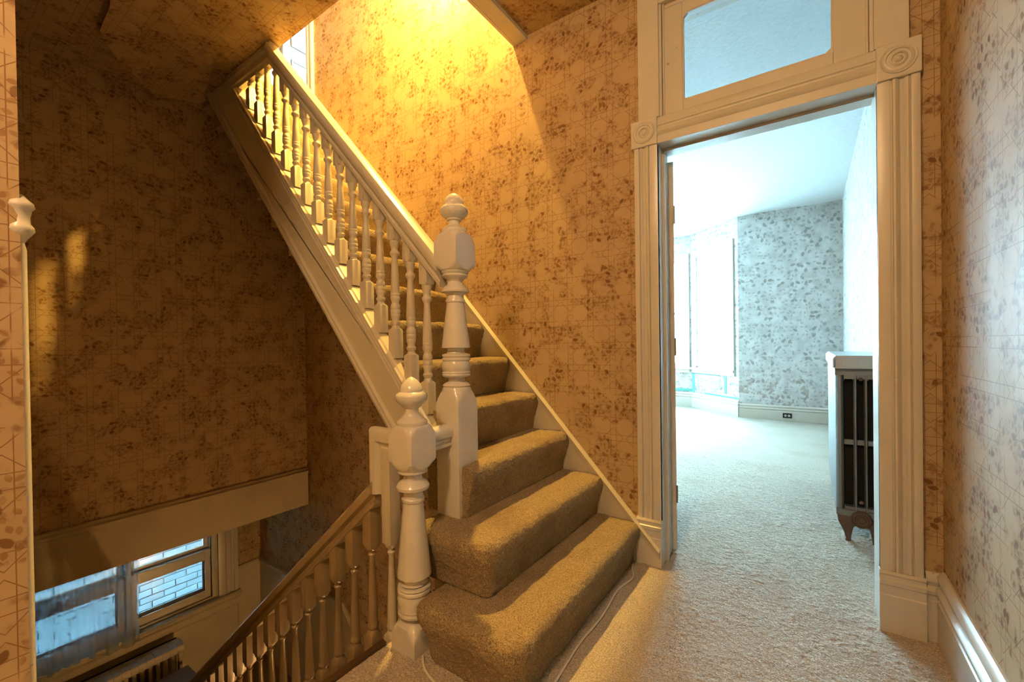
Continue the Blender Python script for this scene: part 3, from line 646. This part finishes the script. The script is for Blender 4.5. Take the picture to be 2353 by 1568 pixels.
# horizontal cap mitred into a vertical drop that lands on the raking rail
n_ = len(LH); vs = []
for d, h_ in LH: vs.append((-1.18, LY+d, gz+h_))
for d, h_ in LH: vs.append((-1.388-h_, LY+d, gz+h_))
for d, h_ in LH: vs.append((-1.388-h_, LY+d, lrt(-1.388)-.03))
g.add(vs, [(r*n_+a, r*n_+(a+1) % n_, (r+1)*n_+(a+1) % n_, (r+1)*n_+a) for r in range(2) for a in range(n_)] + [tuple(range(n_)), tuple(range(2*n_, 3*n_))])
g.build('rail_drop', 'stairpaint', ls, smooth=35)
g = MB(); g.sweep(LH, (-1.17, 1.06, gz), (-1.175, 1.25, gz), (1, 0, 0), (0, 0, 1)); g.build('link_rail', 'newel', ls, smooth=35)
# lower balusters
lp = [(0, .05), (.13, .05), (.150, .032), (.165, .020), (.172, .017), (.178, .021), (.190, .022), (.198, .018), (.21, .019), (.30, .0165), (.468, .0105), (.474, .014), (.482, .0155), (.488, .011), (.496, .012), (.505, .022), (.520, .05), (.70, .05)]
lme = MB().turned(lp, .0235, 24).mesh('baluster', 'railshade', 40)
for i in range(18):
    x = -1.292-.115*i; zr = lrt(min(x, -1.36))-.08
    if i == 0:
        q = [(z*.66/.70, r) for z, r in lp[:-1]]; MB().turned(q+[(gz-.075-(zr-.64), .05)], .0235, 24).build('baluster', 'stairpaint', ls, smooth=40, loc=(x, LY, zr-.64))
    else: link('baluster', lme, ls, (x, LY, zr-.64), (1, 1, .66/.70))
sl = MB(); lst = lambda x: lrt(x)-.70
sl.prism([(-1.27, lst(-1.27)), (-3.3, lst(-3.3)), (-3.3, lst(-3.3)-.28), (-1.27, lst(-1.27)-.28)], 'Y', LY-.03, LY+.03); sl.build('outer_string', 'railshade', ls)
for i in range(10):
    x = -1.27-.21*i; z = -.2*(i+1)
    s_ = MB(); s_.box(x-.235, x, YN+.001, LY-.031, z-.2, z); s_.build('carpeted_step', 'stair_carpet', ls)

# ================================================================== LOWER WINDOW
win = empty('window_5'); struct(win, 'twin sash window over the lower landing')
X0 = XLL
for y0, y1 in ((.47, 1.065), (1.095, 1.67)):
    zs = -1.22
    B('lower_sash', 'boxgrey' if False else 'white', (X0-.06, X0-.02, y0, y0+.045, zs, -.78), (X0-.06, X0-.02, y1-.045, y1, zs, -.78), (X0-.06, X0-.02, y0+.045, y1-.045, zs, zs+.07), (X0-.06, X0-.02, y0+.045, y1-.045, -.87, -.78), parent=win, bevel=.002)
    B('glazing_seal', 'black', (X0-.045, X0-.036, y1-.060, y1-.045, zs+.07, -.87), (X0-.045, X0-.036, y0+.045, y1-.060, zs+.07, zs+.095), parent=win)
    B('pane', 'dirtyglass', (X0-.043, X0-.040, y0+.045, y1-.045, zs+.07, -.87), parent=win)
    B('upper_sash', 'white', (X0-.10, X0-.062, y0, y0+.04, -.80, -.36), (X0-.10, X0-.062, y1-.04, y1, -.80, -.36), (X0-.10, X0-.062, y0+.04, y1-.04, -.80, -.745), (X0-.10, X0-.062, y0+.04, y1-.04, -.40, -.36), parent=win, bevel=.002)
    B('pane', 'glass', (X0-.083, X0-.080, y0+.04, y1-.04, -.745, -.40), parent=win)
B('mullion', 'white', (X0-.12, X0+.005, 1.065, 1.095, -1.22, -.36), parent=win)
for ya, yb in ((1.67, 1.70), (.44, .47)): B('stop_bead', 'white', (X0-.02, X0+.01, ya, yb, -1.22, -.31), parent=win, bevel=.003)
for sgn, ya in ((1, 1.72), (-1, .42)):
    c = MB(); poly = [(sgn*x*1.4, d) for x, d in casing_prof(.118)] + [(sgn*.165, 0), (0, 0)]
    c.sweep(poly, (X0, ya, -1.27), (X0, ya, -.305), (0, 1, 0), (1, 0, 0)); c.build('casing', 'white', win, smooth=35)
c = MB(); c.sweep([(-.12, 0), (.05, 0), (.056, -.010), (.05, -.026), (.02, -.03), (.02, -.055), (.026, -.062), (.018, -.075), (.018, -.13), (.010, -.14), (0, -.14), (0, -.03), (-.12, -.03)], (X0, .27, -1.245), (X0, 1.90, -1.245), (1, 0, 0), (0, 0, 1)); c.build('window_stool', 'cream', win, smooth=30)
portal('window_portal', (X0-.16, 1.07, -.79), (0, math.radians(-90), 0), .86, 1.2)
# sheer curtain over the left sash
cu = empty('sheer_curtain', (X0+.06, .3, -1.3)); tag(cu, 'sheer grey-white curtain hanging over left half of lower window', 'curtain')
m = MB(); nu_, nz = 90, 14; vs = []
for j in range(nz):
    z = 1.0*j/(nz-1)
    for i in range(nu_):
        y = .83*i/(nu_-1); q = y*60; amp = .014*(1.0-.25*z)
        x = amp*math.sin(q+.5*math.sin(q*.37+z*1.5))+.010*math.sin(q*.31+1.3*z)+.006*math.sin(q*2.3+z*2)
        hem = .05*max(0, math.sin(y*7.5-1.6))*(1-z) if z < .3 else 0
        vs.append((x, y, z+hem))
m.add(vs, [(j*nu_+i, j*nu_+i+1, (j+1)*nu_+i+1, (j+1)*nu_+i) for j in range(nz-1) for i in range(nu_-1)])
m.build('fabric', 'sheer', cu, smooth=180)
rd = MB(); rd.tube([(0, -.03, .985), (0, .86, .985)], .005, 8); rd.build('curtain_rod', 'whiteplastic', cu, smooth=60)
# neighbouring brick wall
nb = empty('brick_wall', (-6.1, 0, -3)); tag(nb, 'pale painted brick wall of neighbouring house seen through lower window', 'wall')
B('backing', 'mortar', (-.2, -.006, -9, 14, -1, 8.0), parent=nb)
bk = MB().box(0, .012, 0, .205, 0, .060).mesh('brick', 'brick')
for r_ in range(20):
    for c_ in range(14):
        link('brick', bk, nb, (-.006+random.uniform(-.003, .003), .35+c_*.217+(r_ % 2)*.108, .75+r_*.072))
# lower radiator
lr = empty('lower_radiator', (XLL+.13, 1.36, -2.0)); tag(lr, 'cream painted column radiator under the lower window', 'radiator')
sm = MB()
for xo in (-.05, .05): sm.turned([(.06, .017), (.54, .017)], None, 10, (xo, 0, 0))
sm.sweep([(-.075, .53), (.075, .53), (.08, .56), (.07, .585), (.03, .60), (-.03, .60), (-.07, .585), (-.08, .56)], (0, -.0245, 0), (0, .0245, 0), (1, 0, 0), (0, 0, 1))
sm.box(-.07, .07, -.024, .024, .05, .10)
sme = sm.mesh('section', 'creamrad', 40)
for i in range(22): link('section', sme, lr, (0, -.05*i, 0))
for y in (0, -1.05):
    for a_ in (-.065, .03): B('leg', 'creamrad', (a_, a_+.035, y-.018, y+.018, 0, .06), parent=lr)
B('shade_sheet', 'dark', (-.10, -.09, -1.07, .02, .08, .58), parent=lr)  # added dark sheet standing in for the shade behind the columns
# low cabinet on the landing
cb = empty('low_cabinet', (-4.13, 1.23, -2.0)); tag(cb, 'small grey-topped wooden cabinet on lower landing by the radiator', 'cabinet')
B('top', 'boxgrey', (-.17, .17, -.22, .16, .405, .43), parent=cb, bevel=.004); B('body', 'boxwood', (-.15, .15, -.20, .14, 0, .405), parent=cb); B('door', 'boxwood', (.15, .162, -.18, .12, .03, .38), parent=cb, bevel=.003)

# ================================================================== UPPER DOORWAY
ud = empty('trim_6'); struct(ud, 'white casing of the upstairs doorway')
c = MB(); poly = [(x, d) for x, d in casing_prof(.085)] + [(.085, 0), (0, 0)]
c.sweep(poly, (-3.545, D, UF), (-3.545, D, 5.25), (1, 0, 0), (0, -1, 0)); c.build('casing', 'white', ud, smooth=35)
B('jamb', 'white', (-3.545, -3.53, D-.005, D+.16, UF, 5.25), (-4.32, -4.30, D-.005, D+.16, UF, 5.25), parent=ud)
c = MB(); c.sweep([(-x, d) for x, d in casing_prof(.085)]+[(-.085, 0), (0, 0)], (-4.305, D, UF), (-4.305, D, 5.25), (1, 0, 0), (0, -1, 0)); c.build('casing', 'white', ud, smooth=35)
d2 = empty('door_2', (-4.295, D+.16, UF)); struct(d2, 'white panelled door standing open upstairs')
B('leaf', 'white', (0, .035, 0, .75, .01, 2.02), parent=d2, bevel=.002)
for y0, y1, z0, z1 in ((.10, .33, .14, .75), (.42, .65, .14, .75), (.10, .33, .92, 1.88), (.42, .65, .92, 1.88)):
    B('panel', 'white', (.035, .043, y0, y1, z0, z1), parent=d2, bevel=.003)
    B('panel_moulding', 'white', (.035, .047, y0-.02, y0, z0-.02, z1+.02), (.035, .047, y1, y1+.02, z0-.02, z1+.02), (.035, .047, y0, y1, z0-.02, z0), (.035, .047, y0, y1, z1, z1+.02), parent=d2, bevel=.003)
struct(B('floor_upper_room', 'carpet', (-5, -2.0, D+.15, 5, UF-.1, UF)))
struct(B('wall_upper_room', 'wrYZ', (-5.1, -5, D+.15, 5, UF, 5.8), (-2.1, -2.0, D+.15, 3.2, UF, 5.8), (-2.1, -2.0, 3.8, 5, UF, 5.8), (-2.1, -2.0, 3.2, 3.8, UF, 4.25), (-2.1, -2.0, 3.2, 3.8, 4.85, 5.8)))
struct(B('wall_upper_room_end', 'wrXZ', (-5, -2, 5, 5.1, UF, 5.8)))
struct(B('ceiling_upper_room', 'ceil_room', (-5, -2, D+.15, 5, 5.7, 5.8)))

# ================================================================== SMALL THINGS
cbpts = [(-.705, 2.02, .006), (-.700, 1.985, .006), (-.662, 1.93, .006), (-.668, 1.87, .006), (-.69, 1.80, .006), (-.684, 1.70, .006), (-.672, 1.60, .006), (-.674, 1.49, .006), (-.682, 1.40, .006), (-.675, 1.31, .006), (-.668, 1.20, .006), (-.66, 1.08, .006), (-.67, .93, .006), (-.78, .90, .006), (-.92, .955, .006), (-1.00, .97, .006), (-1.06, .99, .006), (-1.10, 1.03, .006)]
cv = bpy.data.curves.new('cable', 'CURVE'); cv.dimensions = '3D'; cv.bevel_depth = .0045; cv.bevel_resolution = 2
sp = cv.splines.new('NURBS'); sp.points.add(len(cbpts)-1); sp.use_endpoint_u = True; sp.order_u = 4
for p, q in zip(sp.points, cbpts): p.co = (*q, 1)
co = bpy.data.objects.new('cable_tmp', cv); COL.objects.link(co)
dg = bpy.context.evaluated_depsgraph_get(); me = bpy.data.meshes.new_from_object(co.evaluated_get(dg)); bpy.data.objects.remove(co)
me.materials.clear(); me.materials.append(M['cable'])
tag(link('cable', me), 'thin beige cable lying along the foot of the bottom step', 'cable')

# ================================================================== LAMPS
BULB = 3800.0; HALL = 39.0; LOWER = 130.0
sc = empty('wall_sconce', (-1.68, D, 3.55)); tag(sc, 'brass wall sconce with bare bulb above the stairs', 'lamp')
m = MB(); m.turned([(0, .05), (.01, .048), (.018, .02), (.02, .001)], None, 24); m.v = [(x, -z, y) for x, y, z in m.v]; m.build('back_plate', 'brass', sc, smooth=50)
m = MB(); m.tube([(0, -.01, 0), (0, -.07, -.03), (0, -.12, -.01), (0, -.14, .03)], .006, 10); m.build('arm', 'brass', sc, smooth=60)
m = MB(); m.turned([(.03, .012), (.035, .018), (.065, .018), (.066, .001)], None, 16, (0, -.14, 0)); m.build('socket', 'brass', sc, smooth=50)
M['bulb'] = emis('warm bulb', (1.0, .62, .13, 1), BULB)
m = MB(); m.turned([(.066, .012), (.08, .018), (.10, .030), (.118, .033), (.135, .028), (.147, .014), (.150, .002)], None, 14, (0, -.14, 0)); m.build('bulb', 'bulb', sc, smooth=80)
hl = empty('ceiling_lamp', (-.36, -.75, CZ)); tag(hl, 'globe ceiling lamp in the hall', 'lamp')
m = MB(); m.turned([(0, .09), (-.02, .085), (-.03, .05), (-.05, .045)], None, 24); m.build('base', 'brass', hl, smooth=50)
M['globe'] = emis('warm globe', (1.0, .69, .36, 1), HALL)
m = MB(); m.turned([(-.05, .05)]+[(-.165+.125*math.cos(a), .125*math.sin(a)) for a in [math.radians(q) for q in range(25, 176, 15)]]+[(-.29, .002)], None, 20); m.build('globe', 'globe', hl, smooth=80)
lw = empty('lower_wall_lamp', (-1.27, 1.86, -2.15)); tag(lw, 'small brass wall lamp in the lower stairwell', 'lamp')
m = MB(); m.turned([(0, .05), (.01, .048), (.018, .02), (.02, .001)], None, 24); m.v = [(-z, x, y) for x, y, z in m.v]; m.build('back_plate', 'brass', lw, smooth=50)
m = MB(); m.tube([(-.01, 0, 0), (-.07, 0, -.03), (-.12, 0, -.01), (-.14, 0, .03)], .006, 10); m.build('arm', 'brass', lw, smooth=60)
M['bulb2'] = emis('warm lower bulb', (1.0, .60, .22, 1), LOWER)
m = MB(); m.turned([(.03, .012), (.05, .024), (.075, .036), (.10, .036), (.12, .024), (.13, .002)], None, 14, (-.14, 0, 0)); m.build('bulb', 'bulb2', lw, smooth=80)
